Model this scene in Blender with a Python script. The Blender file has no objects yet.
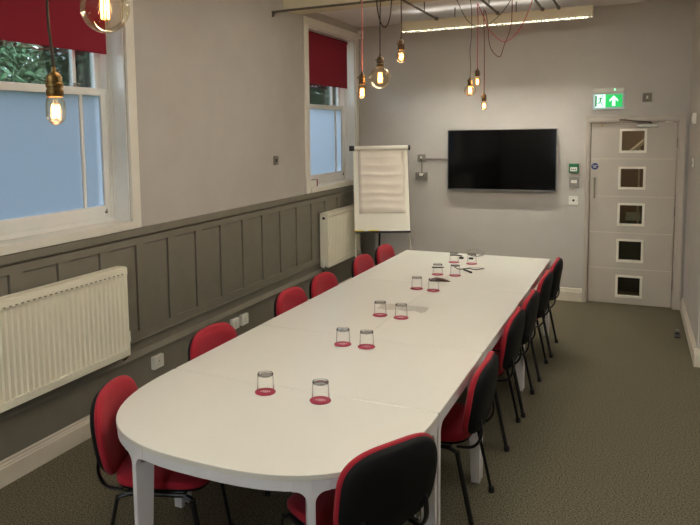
import bpy, bmesh, math, random
from mathutils import Vector, Matrix
random.seed(7)
PI = math.pi
sc = bpy.context.scene
COL = sc.collection

# ------------------------------------------------------------------ materials
def lin(c):
    return tuple(((v/255)/12.92 if v/255 <= .04045 else ((v/255+.055)/1.055)**2.4) for v in c)
def mat(name, rgb, rough=.6, metal=0., noise=0., nscale=40., bump=0., bscale=80., spec=.5, sheen=0., rgb2=None, stretch=None):
    m = bpy.data.materials.new(name); m.use_nodes = True
    nt = m.node_tree; b = nt.nodes['Principled BSDF']
    c = lin(rgb)
    b.inputs['Base Color'].default_value = (*c, 1)
    b.inputs['Roughness'].default_value = rough
    b.inputs['Metallic'].default_value = metal
    b.inputs['Specular IOR Level'].default_value = spec
    if sheen: b.inputs['Sheen Weight'].default_value = sheen
    tc = nt.nodes.new('ShaderNodeTexCoord')
    src = tc.outputs['Object']
    if stretch:
        mp = nt.nodes.new('ShaderNodeMapping'); mp.inputs['Scale'].default_value = stretch
        nt.links.new(src, mp.inputs['Vector']); src = mp.outputs['Vector']
    if noise:
        n = nt.nodes.new('ShaderNodeTexNoise'); n.inputs['Scale'].default_value = nscale; n.inputs['Detail'].default_value = 4
        nt.links.new(src, n.inputs['Vector'])
        r = nt.nodes.new('ShaderNodeValToRGB')
        c2 = lin(rgb2) if rgb2 else tuple(v*(1-noise) for v in c)
        r.color_ramp.elements[0].position = .3; r.color_ramp.elements[1].position = .7
        r.color_ramp.elements[0].color = (*c2, 1); r.color_ramp.elements[1].color = (*(tuple(min(1, v*(1+noise*.5)) for v in c) if not rgb2 else c), 1)
        nt.links.new(n.outputs['Fac'], r.inputs['Fac']); nt.links.new(r.outputs['Color'], b.inputs['Base Color'])
    if bump:
        n2 = nt.nodes.new('ShaderNodeTexNoise'); n2.inputs['Scale'].default_value = bscale; n2.inputs['Detail'].default_value = 3
        nt.links.new(src, n2.inputs['Vector'])
        bp = nt.nodes.new('ShaderNodeBump'); bp.inputs['Strength'].default_value = bump; bp.inputs['Distance'].default_value = .01
        nt.links.new(n2.outputs['Fac'], bp.inputs['Height']); nt.links.new(bp.outputs['Normal'], b.inputs['Normal'])
    return m
def emit(name, rgb, s):
    m = bpy.data.materials.new(name); m.use_nodes = True
    b = m.node_tree.nodes['Principled BSDF']
    b.inputs['Base Color'].default_value = (*lin(rgb), 1)
    b.inputs['Emission Color'].default_value = (*lin(rgb), 1); b.inputs['Emission Strength'].default_value = s
    return m
def thin_glass(name, face=(1,1,1), edge=(.6,.6,.6), gloss=.6, rough=.0, blend=.3, extra=None):
    m = bpy.data.materials.new(name); m.use_nodes = True
    nt = m.node_tree; nt.nodes.clear(); N = nt.nodes.new; L = nt.links.new
    out = N('ShaderNodeOutputMaterial'); lw = N('ShaderNodeLayerWeight'); lw.inputs['Blend'].default_value = blend
    mc = N('ShaderNodeMix'); mc.data_type = 'RGBA'
    mc.inputs[6].default_value = (*face, 1); mc.inputs[7].default_value = (*edge, 1)
    L(lw.outputs['Facing'], mc.inputs[0])
    t = N('ShaderNodeBsdfTransparent'); L(mc.outputs[2], t.inputs['Color'])
    g = N('ShaderNodeBsdfGlossy'); g.inputs['Roughness'].default_value = rough
    mu = N('ShaderNodeMath'); mu.operation = 'MULTIPLY'; mu.inputs[1].default_value = gloss
    L(lw.outputs['Fresnel'], mu.inputs[0])
    mx = N('ShaderNodeMixShader'); L(mu.outputs[0], mx.inputs[0]); L(t.outputs[0], mx.inputs[1]); L(g.outputs[0], mx.inputs[2])
    L(mx.outputs[0], out.inputs['Surface'])
    return m
def frosted(name):
    m = bpy.data.materials.new(name); m.use_nodes = True
    nt = m.node_tree; nt.nodes.clear(); N = nt.nodes.new; L = nt.links.new
    out = N('ShaderNodeOutputMaterial'); tc = N('ShaderNodeTexCoord')
    v = N('ShaderNodeTexNoise'); v.inputs['Scale'].default_value = 120; v.inputs['Detail'].default_value = 2
    L(tc.outputs['Object'], v.inputs['Vector'])
    bp = N('ShaderNodeBump'); bp.inputs['Strength'].default_value = .8; bp.inputs['Distance'].default_value = .004
    L(v.outputs['Fac'], bp.inputs['Height'])
    r = N('ShaderNodeBsdfRefraction'); r.inputs['IOR'].default_value = 1.18; r.inputs['Roughness'].default_value = .3
    r.inputs['Color'].default_value = (.50, .515, .535, 1)
    L(bp.outputs['Normal'], r.inputs['Normal'])
    tl = N('ShaderNodeBsdfTranslucent'); tl.inputs['Color'].default_value = (.46, .50, .56, 1); L(bp.outputs['Normal'], tl.inputs['Normal'])
    m1 = N('ShaderNodeMixShader'); m1.inputs[0].default_value = .35; L(r.outputs[0], m1.inputs[1]); L(tl.outputs[0], m1.inputs[2])
    g = N('ShaderNodeBsdfGlossy'); g.inputs['Roughness'].default_value = .25
    m2 = N('ShaderNodeMixShader'); m2.inputs[0].default_value = .05; L(m1.outputs[0], m2.inputs[1]); L(g.outputs[0], m2.inputs[2])
    L(m2.outputs[0], out.inputs['Surface'])
    return m
def blind_mat(name, rgb):
    m = mat(name, rgb, .85, bump=.2, bscale=600)
    nt = m.node_tree; b = nt.nodes['Principled BSDF']; out = nt.nodes['Material Output']
    tl = nt.nodes.new('ShaderNodeBsdfTranslucent'); tl.inputs['Color'].default_value = (*lin((190, 20, 50)), 1)
    mx = nt.nodes.new('ShaderNodeMixShader'); mx.inputs[0].default_value = .12
    nt.links.new(b.outputs[0], mx.inputs[1]); nt.links.new(tl.outputs[0], mx.inputs[2]); nt.links.new(mx.outputs[0], out.inputs['Surface'])
    return m

M = dict(
 wall=mat('wall_paint', (190, 183, 176), .85, noise=.05, nscale=3, bump=.35, bscale=90),
 dado=mat('dado_paint', (126, 120, 107), .5, noise=.06, nscale=8, bump=.08, bscale=60),
 ceil=mat('ceiling_paint', (236, 232, 232), .9, noise=.04, nscale=2, bump=.1),
 beam=mat('beam_paint', (214, 202, 176), .8, noise=.04, nscale=4, bump=.1),
 gloss=mat('white_gloss_paint', (232, 226, 214), .4, noise=.04, nscale=5, bump=.03, bscale=50),
 upvc=mat('sash_paint', (238, 236, 232), .4, noise=.03, nscale=6),
 skirt=mat('skirting_paint', (214, 203, 186), .45, noise=.06, nscale=7),
 door=mat('door_paint', (190, 180, 168), .5, noise=.04, nscale=5, bump=.03),
 bead=mat('door_bead_paint', (232, 226, 212), .4, noise=.03, nscale=10),
 carpet=mat('carpet_pile', (148, 138, 114), .97, noise=.3, nscale=125, bump=.9, bscale=300, spec=.1, rgb2=(40, 37, 30)),
 table=mat('table_laminate', (214, 210, 201), .34, noise=.012, nscale=3, bump=.015, bscale=200),
 tframe=mat('table_frame_paint', (222, 218, 220), .45, noise=.02, nscale=8),
 seam=mat('table_edge_grey', (120, 116, 112), .6, noise=.05),
 red=mat('red_upholstery', (160, 16, 38), .9, noise=.12, nscale=350, bump=.25, bscale=600, sheen=.06),
 shell=mat('black_plastic', (13, 13, 14), .65, noise=.1, nscale=60, bump=.15, bscale=500, spec=.2),
 tube=mat('black_tube_steel', (14, 14, 15), .35, metal=.2, noise=.1),
 rubber=mat('black_rubber', (20, 20, 20), .8, noise=.1),
 rad=mat('radiator_enamel', (240, 233, 212), .4, noise=.03, nscale=6),
 radslot=mat('radiator_slot', (80, 74, 62), .8, noise=.05),
 white=mat('white_plastic', (230, 226, 216), .4, noise=.02),
 steel=mat('brushed_steel', (150, 145, 134), .42, metal=.75, noise=.1, nscale=60, stretch=(1, 30, 1)),
 galv=mat('galvanised_steel', (104, 96, 84), .5, metal=.5, noise=.2, nscale=30),
 brass=mat('aged_brass', (124, 98, 56), .42, metal=.9, noise=.4, nscale=40),
 darkbrass=mat('dark_bronze', (84, 64, 42), .4, metal=.8, noise=.3, nscale=40),
 cabbrown=mat('brown_braided_flex', (60, 42, 34), .8, noise=.3, nscale=400),
 cabgrey=mat('grey_braided_flex', (84, 76, 70), .8, noise=.3, nscale=400),
 cabred=mat('red_braided_flex', (172, 52, 66), .8, noise=.2, nscale=400),
 cabpink=mat('pink_braided_flex', (206, 120, 116), .8, noise=.2, nscale=400),
 cabmix=mat('red_black_twisted_flex', (120, 32, 40), .8, noise=.9, nscale=90, rgb2=(14, 12, 12)),
 blind=blind_mat('crimson_blind_fabric', (146, 20, 44)),
 tvbez=mat('tv_bezel', (120, 116, 112), .3, metal=.6, noise=.05),
 tvscr=mat('tv_screen', (2, 2, 3), .07, noise=.05, spec=.3),
 black=mat('black_gloss_plastic', (16, 16, 17), .4, noise=.05),
 paper=mat('flipchart_paper', (228, 216, 202), .9, noise=.03, nscale=5, bump=.1, bscale=20),
 board=mat('whiteboard_enamel', (226, 220, 204), .35, noise=.02),
 alu=mat('aluminium_tube', (170, 164, 150), .35, metal=.7, noise=.05),
 coaster=mat('maroon_coaster', (160, 40, 68), .6, noise=.08, nscale=60),
 logo=mat('coaster_print', (238, 214, 212), .6, noise=.03),
 leaf=mat('evergreen_leaf', (62, 96, 58), .7, noise=.5, nscale=3, rgb2=(30, 54, 34)),
 bark=mat('tree_bark', (84, 70, 56), .9, noise=.4, nscale=12, bump=.4),
 grass=mat('grass', (84, 104, 66), .95, noise=.3, nscale=3),
 dark=mat('corridor_wall_brown', (110, 92, 76), .8, noise=.1, nscale=4),
 stair=mat('stair_timber', (92, 96, 84), .7, noise=.15, nscale=8),
 leather=mat('brown_leather', (84, 48, 44), .5, noise=.2, nscale=30),
 brasscrew=mat('brass_screw', (170, 140, 60), .3, metal=.9, noise=.05),
 green=mat('green_plastic', (16, 104, 62), .4, noise=.04),
 blue=mat('blue_vinyl', (22, 40, 104), .4, noise=.04),
 yellow=mat('yellow_marker', (232, 206, 30), .4, noise=.04),
 magenta=mat('magenta_print', (140, 24, 74), .5, noise=.04),
 pane=thin_glass('window_pane_glass', (.96, .98, .97), (.75, .82, .82), .9),
 doorpane=thin_glass('door_pane_glass', (.72, .72, .68), (.4, .4, .38), .5),
 tumbler=thin_glass('tumbler_glass', (.992, .992, .992), (.82, .84, .84), .6, .02, .12),
 tumbase=thin_glass('tumbler_base_glass', (.965, .97, .975), (.70, .72, .74), .9, .03, .2),
 bulb=thin_glass('amber_bulb_glass', (1, .93, .80), (.93, .82, .62), .6, .02, .2),
 bag=thin_glass('clear_plastic_bag', (.98, .98, .97), (.8, .8, .78), .8, .15, .12),
 sheet=thin_glass('clear_acetate', (1, 1, 1), (.975, .975, .95), .4, .15, .1),
 frost=frosted('obscure_glass'),
 fil=emit('glowing_filament', (255, 170, 80), 15),
 diff=emit('light_diffuser', (249, 250, 236), 150),
 opalc=emit('added_corridor_light', (255, 240, 214), 90),  # glow of the added corridor lamp
 added_uplight=emit('added_uplight_strip', (250, 248, 240), 1.6),  # added glow that lifts the ceiling
 diff2=emit('fill_light_tube', (249, 250, 236), 48),  # tube of the added strip over the near table
 louv=mat('louvre_grey', (84, 80, 71), .6, noise=.05),
 opal=emit('fill_light_body', (249, 250, 238), 12),  # body of the unseen fill lights added around the room
 opal2=emit('fill_light_body_dim', (249, 250, 238), 11),  # body of the added fill light over the middle table
 exitw=emit('exit_sign_white', (214, 255, 240), .7),
 exitg=emit('exit_sign_green', (20, 176, 84), .55),
 exitk=emit('exit_sign_dark', (6, 120, 60), .2),
 exitb=mat('exit_sign_housing', (196, 190, 178), .4, noise=.03),
 acry=mat('exit_sign_acrylic', (190, 214, 214), .2, noise=.02),
 ledg=emit('green_indicator', (120, 255, 170), 3),
)

# ------------------------------------------------------------------ mesh helpers
class MB:
    def __init__(s): s.bm = bmesh.new()
    def box(s, x0, x1, y0, y1, z0, z1, T=None):
        vs = [s.bm.verts.new(v) for v in ((x0,y0,z0),(x1,y0,z0),(x1,y1,z0),(x0,y1,z0),(x0,y0,z1),(x1,y0,z1),(x1,y1,z1),(x0,y1,z1))]
        for f in ((3,2,1,0),(4,5,6,7),(0,1,5,4),(1,2,6,5),(2,3,7,6),(3,0,4,7)): s.bm.faces.new([vs[i] for i in f])
        if T: bmesh.ops.transform(s.bm, matrix=T, verts=vs)
        return s
    def loft(s, rings, close=False, cap0=True, cap1=True):
        R = [[s.bm.verts.new(p) for p in r] for r in rings]; n = len(R[0])
        K = len(R)
        for i in range(K if close else K-1):
            a, b = R[i], R[(i+1) % K]
            for j in range(n):
                s.bm.faces.new((a[j], a[(j+1) % n], b[(j+1) % n], b[j]))
        if not close:
            if cap0: s.bm.faces.new(list(reversed(R[0])))
            if cap1: s.bm.faces.new(R[-1])
        return s
    def tube(s, pts, r, n=10, ry=None, cap=True):
        pts = [Vector(p) for p in pts]; rings = []
        t0 = (pts[1]-pts[0]).normalized()
        up = Vector((0,0,1)) if abs(t0.z) < .9 else Vector((0,1,0))
        for i, p in enumerate(pts):
            t = (pts[min(i+1, len(pts)-1)]-pts[max(i-1, 0)]).normalized()
            a = t.cross(up)
            if a.length < 1e-4: a = t.cross(Vector((1,0,0)))
            a.normalize(); b = a.cross(t).normalized(); up = b
            rr = r[i] if isinstance(r, (list, tuple)) else r
            rb = rr if ry is None else ry
            rings.append([p + a*math.cos(2*PI*k/n)*rr + b*math.sin(2*PI*k/n)*rb for k in range(n)])
        return s.loft(rings, cap0=cap, cap1=cap)
    def lathe(s, prof, c=(0,0,0), n=24, closed=False):
        rings = [[(c[0]+max(r,1e-4)*math.cos(2*PI*k/n), c[1]+max(r,1e-4)*math.sin(2*PI*k/n), c[2]+z) for k in range(n)] for r, z in prof]
        return s.loft(rings, close=closed)
    def prism(s, out, h0, h1, ax=2):
        def P(a, b, h): return {2:(a,b,h), 1:(a,h,b), 0:(h,a,b)}[ax]
        return s.loft([[P(a,b,h0) for a,b in out], [P(a,b,h1) for a,b in out]])
    def build(s, name, m, parent=None, bevel=0, smooth=False, loc=None, seg=2, sub=0):
        bmesh.ops.recalc_face_normals(s.bm, faces=s.bm.faces[:])
        me = bpy.data.meshes.new(name); s.bm.to_mesh(me); s.bm.free()
        ms = m if isinstance(m, (list, tuple)) else [m]
        for q in ms: me.materials.append(q)
        if smooth:
            for p in me.polygons: p.use_smooth = True
            me.set_sharp_from_angle(angle=math.radians(38))
        o = bpy.data.objects.new(name, me); COL.objects.link(o)
        if parent: o.parent = parent
        if loc: o.location = loc
        if bevel:
            b = o.modifiers.new('bevel', 'BEVEL'); b.width = bevel; b.segments = seg; b.limit_method = 'ANGLE'; b.harden_normals = False
        if sub:
            q = o.modifiers.new('sub', 'SUBSURF'); q.levels = sub; q.render_levels = sub
        return o
def box(name, x0, x1, y0, y1, z0, z1, m, parent=None, bevel=0):
    return MB().box(x0, x1, y0, y1, z0, z1).build(name, m, parent, bevel)
def empty(name, loc=(0,0,0), rz=0):
    o = bpy.data.objects.new(name, None); COL.objects.link(o); o.location = loc; o.rotation_euler = (0,0,rz); o.empty_display_size = .05
    return o
def tag(o, label, cat, group=None):
    o['label'] = label; o['category'] = cat
    if group: o['group'] = group
    return o
def struct(o): o['kind'] = 'structure'; return o
def copy_tree(o, parent=None):
    c = o.copy(); COL.objects.link(c); c.parent = parent
    for ch in list(o.children): copy_tree(ch, c)
    return c
def text_mesh(body, size):
    cu = bpy.data.curves.new('t', 'FONT'); cu.body = body; cu.size = size; cu.align_x = 'CENTER'; cu.align_y = 'CENTER'; cu.extrude = .0004; cu.resolution_u = 3
    t = bpy.data.objects.new('t', cu); COL.objects.link(t); bpy.context.view_layer.update()
    me = bpy.data.meshes.new_from_object(t.evaluated_get(bpy.context.evaluated_depsgraph_get()))
    bpy.data.objects.remove(t); bpy.data.curves.remove(cu)
    return me
def superell(a, b, n, N=48, cx=0, cy=0):
    o = []
    for k in range(N):
        t = 2*PI*k/N; c, s_ = math.cos(t), math.sin(t)
        o.append((cx+a*math.copysign(abs(c)**(2/n), c), cy+b*math.copysign(abs(s_)**(2/n), s_)))
    return o
def catmull(P, k=6):
    P = [Vector(p) for p in P]; Q = [P[0]*2-P[1]]+P+[P[-1]*2-P[-2]]; o = []
    for i in range(1, len(Q)-2):
        a, b, c, d = Q[i-1:i+3]
        for j in range(k):
            t = j/k
            o.append(.5*((2*b)+(c-a)*t+(2*a-5*b+4*c-d)*t*t+(3*b-a-3*c+d)*t**3))
    o.append(P[-1]); return o

# ------------------------------------------------------------------ camera
F, YAW, PIT, ROL = 686.5615, .45401, -.09905, -.01702
CX, CY, CZ, PX, PY = 3.1476, -8.21576, 1.94142, -50.067, -60.642
cam = bpy.data.cameras.new('camera'); co = bpy.data.objects.new('camera', cam); COL.objects.link(co); sc.camera = co
cam.sensor_width = 36; cam.lens = F/700*36; cam.shift_x = -PX/700; cam.shift_y = PY/700; cam.clip_start = .02
fw = Vector((-math.sin(YAW), math.cos(YAW), 0)); rt = Vector((math.cos(YAW), math.sin(YAW), 0)); up = Vector((0,0,1))
f2 = fw*math.cos(PIT)+up*math.sin(PIT); u2 = -fw*math.sin(PIT)+up*math.cos(PIT)
r3 = rt*math.cos(ROL)+u2*math.sin(ROL); u3 = -rt*math.sin(ROL)+u2*math.cos(ROL)
co.matrix_world = Matrix(((r3.x,u3.x,-f2.x,CX),(r3.y,u3.y,-f2.y,CY),(r3.z,u3.z,-f2.z,CZ),(0,0,0,1)))

# ------------------------------------------------------------------ room shell
H, W, YF, XR = 3.25, 3.65, -10.4, 6.0
fl = struct(box('floor', -.3, XR+.1, YF-.1, .25, -.1, 0, M['carpet']))
struct(box('ceiling', -.3, XR+.1, YF-.1, .25, H, H+.12, M['ceil']))
WIN = [(-5.83, -4.46), (-1.53, -.16)]; ZB, ZT = 1.355, 3.07
m = MB()
ys = [YF, WIN[0][0], WIN[0][1], WIN[1][0], WIN[1][1], .25]
for i in range(5):
    if i % 2 == 0: m.box(-.25, 0, ys[i], ys[i+1], 0, H)
    else: m.box(-.25, 0, ys[i], ys[i+1], 0, ZB-.055); m.box(-.25, 0, ys[i], ys[i+1], ZT, H)
struct(m.build('wall_left', M['wall']))
DX0, DX1, DZ = 2.71, 3.547, 2.0
m = MB()
m.box(0, DX0-.02, 0, .25, 0, H); m.box(DX1+.02, XR, 0, .25, 0, H); m.box(DX0-.02, DX1+.02, 0, .25, DZ+.02, H)
struct(m.build('wall_back', M['wall']))
struct(box('wall_right', W, W+.25, -1.93, -.001, 0, H, M['wall']))
struct(box('wall_near_right', W+.25, XR, -1.93, -1.7, 0, H, M['wall']))
struct(box('wall_far_right', XR, XR+.1, YF, -1.93, 0, H, M['wall']))
m = MB(); m.box(-.3, 1.4, YF-.1, YF, 0, H); m.box(2.6, XR+.1, YF-.1, YF, 0, H); m.box(1.4, 2.6, YF-.1, YF, 0, 1.1); m.box(1.4, 2.6, YF-.1, YF, 3.0, H)
struct(m.build('wall_front', M['wall']))
w3 = struct(empty('window_3', (2.0, YF-.05, 1.1)))  # unseen window, added to bring in daylight from behind the camera
m = MB(); m.box(-.6, .6, -.04, .04, 0, .07); m.box(-.6, .6, -.04, .04, 1.83, 1.9)
for x in (-.6, -.035, .53): m.box(x, x+.07, -.04, .04, .07, 1.83)
m.build('window_frame', M['gloss'], w3, .003)
for a, b in ((-.53, -.035), (.035, .53)): box('clear_pane', a, b, -.003, .003, .07, 1.83, M['pane'], w3)
# corridor beyond the door
m = MB(); m.box(2.2, 2.25, .25, 1.9, 0, H); m.box(4.2, 4.25, .25, 1.9, 0, H); m.box(2.2, 4.25, 1.9, 1.95, 0, H); m.box(2.2, 4.25, .25, 1.95, H, H+.05)
struct(m.build('wall_far_back', M['dark']))
struct(box('floor', 2.2, 4.25, .25, 1.95, -.1, 0, M['carpet']))
st = tag(empty('staircase', (3.2, 1.2, 0)), 'dim staircase seen through the square panes of the door', 'stairs')
m = MB()
for i in range(9): m.box(-.85+i*.18, -.67+i*.18, -.45, .45, 0, .17*(i+1))
m.build('flight', M['stair'], st)
MB().tube([(-.85, -.5, 1.0), (.8, -.5, 2.45)], .025).build('handrail', M['skirt'], st, smooth=True)
m = MB()
for i in range(8): m.tube([(-.8+i*.2, -.5, .17*(i+.4)), (-.8+i*.2, -.5, 1.0+i*.175)], .01, 6)
m.build('balusters', M['skirt'], st)

# skirting
def skirt_prof(): return [(0,0),(.022,0),(.022,.105),(.016,.11),(.016,.118),(.011,.125),(.011,.14),(.004,.15),(0,.15)]
def skirt(name, p0, p1, nrm):
    p0 = Vector(p0); p1 = Vector(p1); n = Vector(nrm)
    m = MB(); m.loft([[p+n*a+Vector((0,0,b)) for a, b in skirt_prof()] for p in (p0, p1)])
    return struct(m.build(name, M['skirt'], smooth=False))
skirt('baseboard_left', (0, YF, 0), (0, -.001, 0), (1, 0, 0))
skirt('baseboard_back', (.21, 0, 0), (2.655, 0, 0), (0, -1, 0))
skirt('baseboard_right', (W, -1.93, 0), (W, -.03, 0), (-1, 0, 0))
skirt('baseboard_near_right', (W-.022, -1.93, 0), (XR, -1.93, 0), (0, -1, 0))
skirt('baseboard_far_right', (XR, YF, 0), (XR, -1.96, 0), (-1, 0, 0))
# dado panelling on the left wall (one joinery run, panels recessed)
m = MB()
P0, PITCH, PWD = -5.44, .3635, .272
pan = [P0+PITCH*k for k in range(-13, 15)]
pan = [y for y in pan if y+PWD < -.1]
edges = [YF]+[v for y in pan for v in (y, y+PWD)]+[-.001]
zb, zt = .572, 1.185
for i in range(0, len(edges), 2): m.box(.001, .024, edges[i], edges[i+1], zb, zt)       # stiles
m.box(.001, .024, YF, -.001, zt, 1.232); m.box(.001, .024, YF, -.001, .508, zb)          # rails
m.box(.0005, .002, YF, -.001, zb, zt)
for y in pan: m.box(.001, .014, y+.004, y+PWD-.009, zb, zt-.009)                                                     # panel backs
m.loft([[(.001, y, .508), (.036, y, .508), (.036, y, .500), (.012, y, .492), (.012, y, .425), (.034, y, .388), (.034, y, .380), (.010, y, .374), (.010, y, .149), (.001, y, .149)] for y in (YF, -.001)])
dado = struct(m.build('trim_1', M['dado']))
m = MB(); m.loft([[(.001, y, 1.232), (.018, y, 1.236), (.030, y, 1.25), (.030, y, 1.292), (.024, y, 1.298), (.001, y, 1.298)] for y in (YF, -.001)])
rail = struct(m.build('trim_2', M['dado']))
struct(box('trim_3', .001, .205, -.035, -.001, 0, 1.2, M['dado'], bevel=.004))          # boxed-in corner
box('panel', .001, .02, -.04, -.036, 0, .001, M['dado']).name = 'trim_tmp'
bpy.data.objects.remove(bpy.data.objects['trim_tmp'])
# ceiling beam
struct(box('trim_4', -.001, XR, -2.07, -1.77, 3.15, H+.01, M['beam'], bevel=.004))

# ------------------------------------------------------------------ windows
def window(n, y0, y1, lockside):
    w = struct(empty('window_%d' % n, (0, (y0+y1)/2, ZB)))
    L0, L1 = y0-w.location.y, y1-w.location.y; h = ZT-ZB
    def B(name, x0, x1, a, b, c, d, mt=M['upvc'], par=w, bev=.003): return box(name, x0, x1, a, b, c, d, mt, par, bev)
    m = MB(); m.box(.001, .022, L0-.095, L0-.001, -.055, h-.001); m.box(.001, .022, L1+.001, L1+.09, -.055, h-.001); m.box(.001, .022, L0-.095, L1+.09, h, h+.09)
    m.build('architrave', M['gloss'], w, .004)
    m = MB(); m.box(-.249, 0, L0+.0005, L0+.012, 0, h); m.box(-.249, 0, L1-.012, L1-.0005, 0, h); m.box(-.25, .001, L0+.012, L1-.012, h-.012, h)
    m.build('jamb_lining', M['upvc'], w, .001)
    B('sill', -.249, .034, L0-.002, L1+.002, -.054, 0, M['gloss'])
    a0, a1 = L0+.012, L1-.012
    # fixed frame
    m = MB(); m.box(-.235, -.125, a0, a0+.03, 0, h-.012); m.box(-.235, -.125, a1-.03, a1, 0, h-.012); m.box(-.235, -.125, a0+.03, a1-.03, 0, .03); m.box(-.235, -.125, a0+.03, a1-.03, h-.05, h-.012)
    m.build('window_frame', M['upvc'], w, .002)
    s0, s1 = a0+.03, a1-.03
    def sash(name, x0, x1, z0, z1, bot, top, glass, gname):
        m = MB(); st_ = .052
        m.box(x0, x1, s0, s0+st_, z0, z1); m.box(x0, x1, s1-st_, s1, z0, z1)
        m.box(x0, x1, s0+st_, s1-st_, z0, z0+bot); m.box(x0, x1, s0+st_, s1-st_, z1-top, z1)
        g0, g1 = s0+st_, s1-st_
        for c in (g0+.185, g1-.185): m.box(x0+.004, x1-.004, c-.013, c+.013, z0+bot, z1-top)
        o = m.build(name, M['upvc'], w, .003)
        xm = (x0+x1)/2
        for a, b in ((g0, g0+.172), (g0+.198, g1-.198), (g1-.172, g1)):
            box(gname, xm-.002, xm+.002, a, b, z0+bot, z1-top, glass, o)
        return o
    mid = 2.25-ZB
    sash('upper_sash', -.215, -.180, mid-.02, h-.05, .045, .05, M['pane'], 'clear_pane')
    lo = sash('lower_sash', -.172, -.135, .03, mid+.02, .085, .05, M['frost'], 'obscure_pane')
    # sash lock, lift and stop
    m = MB(); m.box(-.178, -.14, s1-.30, s1-.24, mid+.02, mid+.028); m.tube([(-.16, s1-.27, mid+.028), (-.16, s1-.27, mid+.045)], .01, 12); m.tube([(-.16, s1-.27, mid+.04), (-.155, s1-.22, mid+.042)], .005, 8)
    m.build('sash_lock', M['steel'], w, smooth=True)
    m = MB(); m.tube([(-.13, s1-.06, .07), (-.118, s1-.06, .07)], .009, 12); m.tube([(-.125, s1-.06, .07), (-.118, s1-.06, .092)], .004, 8)
    m.build('window_catch', M['steel'], w, smooth=True)
    return w
window(1, *WIN[0], 1); window(2, *WIN[1], 1)
def blind(y0, y1, zbot, label, bx):
    t = tag(empty('roller_blind', (bx, (y0+y1)/2, 3.03)), label, 'blind', 'crimson roller blinds at the windows')
    hw = (y1-y0)/2
    MB().box(-.002, .0, -hw, hw, zbot-3.03, 0).build('blind_fabric', M['blind'], t)
    MB().tube([(-.012, -hw-.01, .0), (-.012, hw+.01, .0)], .02, 16).build('roller', M['blind'], t, smooth=True)
    MB().tube([(-.003, -hw, zbot-3.03), (-.003, hw, zbot-3.03)], .006, 8).build('bottom_bar', M['blind'], t, smooth=True)
    for yy in (-hw-.018, hw+.012): box('bracket', -.04, .02, yy, yy+.006, -.02, .025, M['white'], t)
    for yy in (hw+.028,):
        m = MB(); m.tube([(-.005, yy, 0), (-.008, yy+.004, -.7), (.0, yy, -1.32), (.008, yy-.002, -1.34), (.014, yy, -1.32), (.012, yy+.004, -.7), (.01, yy, 0)], .0022, 6)
        m.build('pull_chain', M['white'], t, smooth=True)
    return t
blind(-5.77, -4.52, 2.505, 'crimson roller blind pulled partway down the large left window above the long radiator', -.10)
blind(-1.48, -.26, 2.488, 'crimson roller blind pulled partway down the farther window beside the flipchart', -.06)
# small carton on the far sill
t = tag(empty('carton', (-.05, -1.36, ZB)), 'small white carton with magenta edge on far window sill', 'box')
box('body', -.03, .03, -.09, .07, .001, .075, M['white'], t, .002)
box('printed_edge', -.031, .032, .0705, .094, .001, .077, M['magenta'], t)

# ------------------------------------------------------------------ outside
struct(box('ground', -60, 30, -60, 60, -1.2, -1.0, M['grass']))
def tree(x, y, h, r, label):
    t = tag(empty('evergreen_tree', (x, y, -1.0)), label, 'tree', 'evergreen trees outside the windows')
    MB().tube([(0,0,0), (.05,0,h*.3), (0,.05,h*.9)], [.22,.18,.05], 10).build('trunk', M['bark'], t, smooth=True)
    m = MB(); rnd = random.Random(int(x*13+y*7))
    for i in range(13000):
        z = h*(.12+.88*rnd.random()); q = 1-(z/h)**2.2
        rr = r*(.35+.65*q)*math.sqrt(rnd.random())*(1+.22*math.sin(z*3.1+i%5)); a = rnd.random()*2*PI
        c = Vector((rr*math.cos(a), rr*math.sin(a), z))
        d = Vector((rnd.gauss(0,1), rnd.gauss(0,1), rnd.gauss(0,.6))).normalized()*.12
        e = d.cross(Vector((rnd.gauss(0,1), rnd.gauss(0,1), rnd.gauss(0,1)))).normalized()*.04
        k = Vector((0,0,-.03))
        vs = [m.bm.verts.new(v) for v in (c-d, c+e, c+d+k, c-e)]
        m.bm.faces.new(vs)
    m.build('foliage', M['leaf'], t)
for x, y, h, r, l in [(-7.8, .5, 6.4, 1.85, 'bushy evergreen outside the large left window, at left edge of the photo'), (-8.1, 4.9, 6.3, 1.85, 'bushy evergreen outside the large left window, behind the small bulb pendant'),
                      (-12.6, 6.9, 8.4, 2.4, 'evergreen farther off, showing between two trees outside the large left window'), (-8.0, 15.3, 7.8, 1.9, 'evergreen under the blind of the far window, left one'), (-8.4, 20.6, 8.0, 1.9, 'evergreen under the blind of the far window, right one')]:
    tree(x, y, h, r, l)

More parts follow.
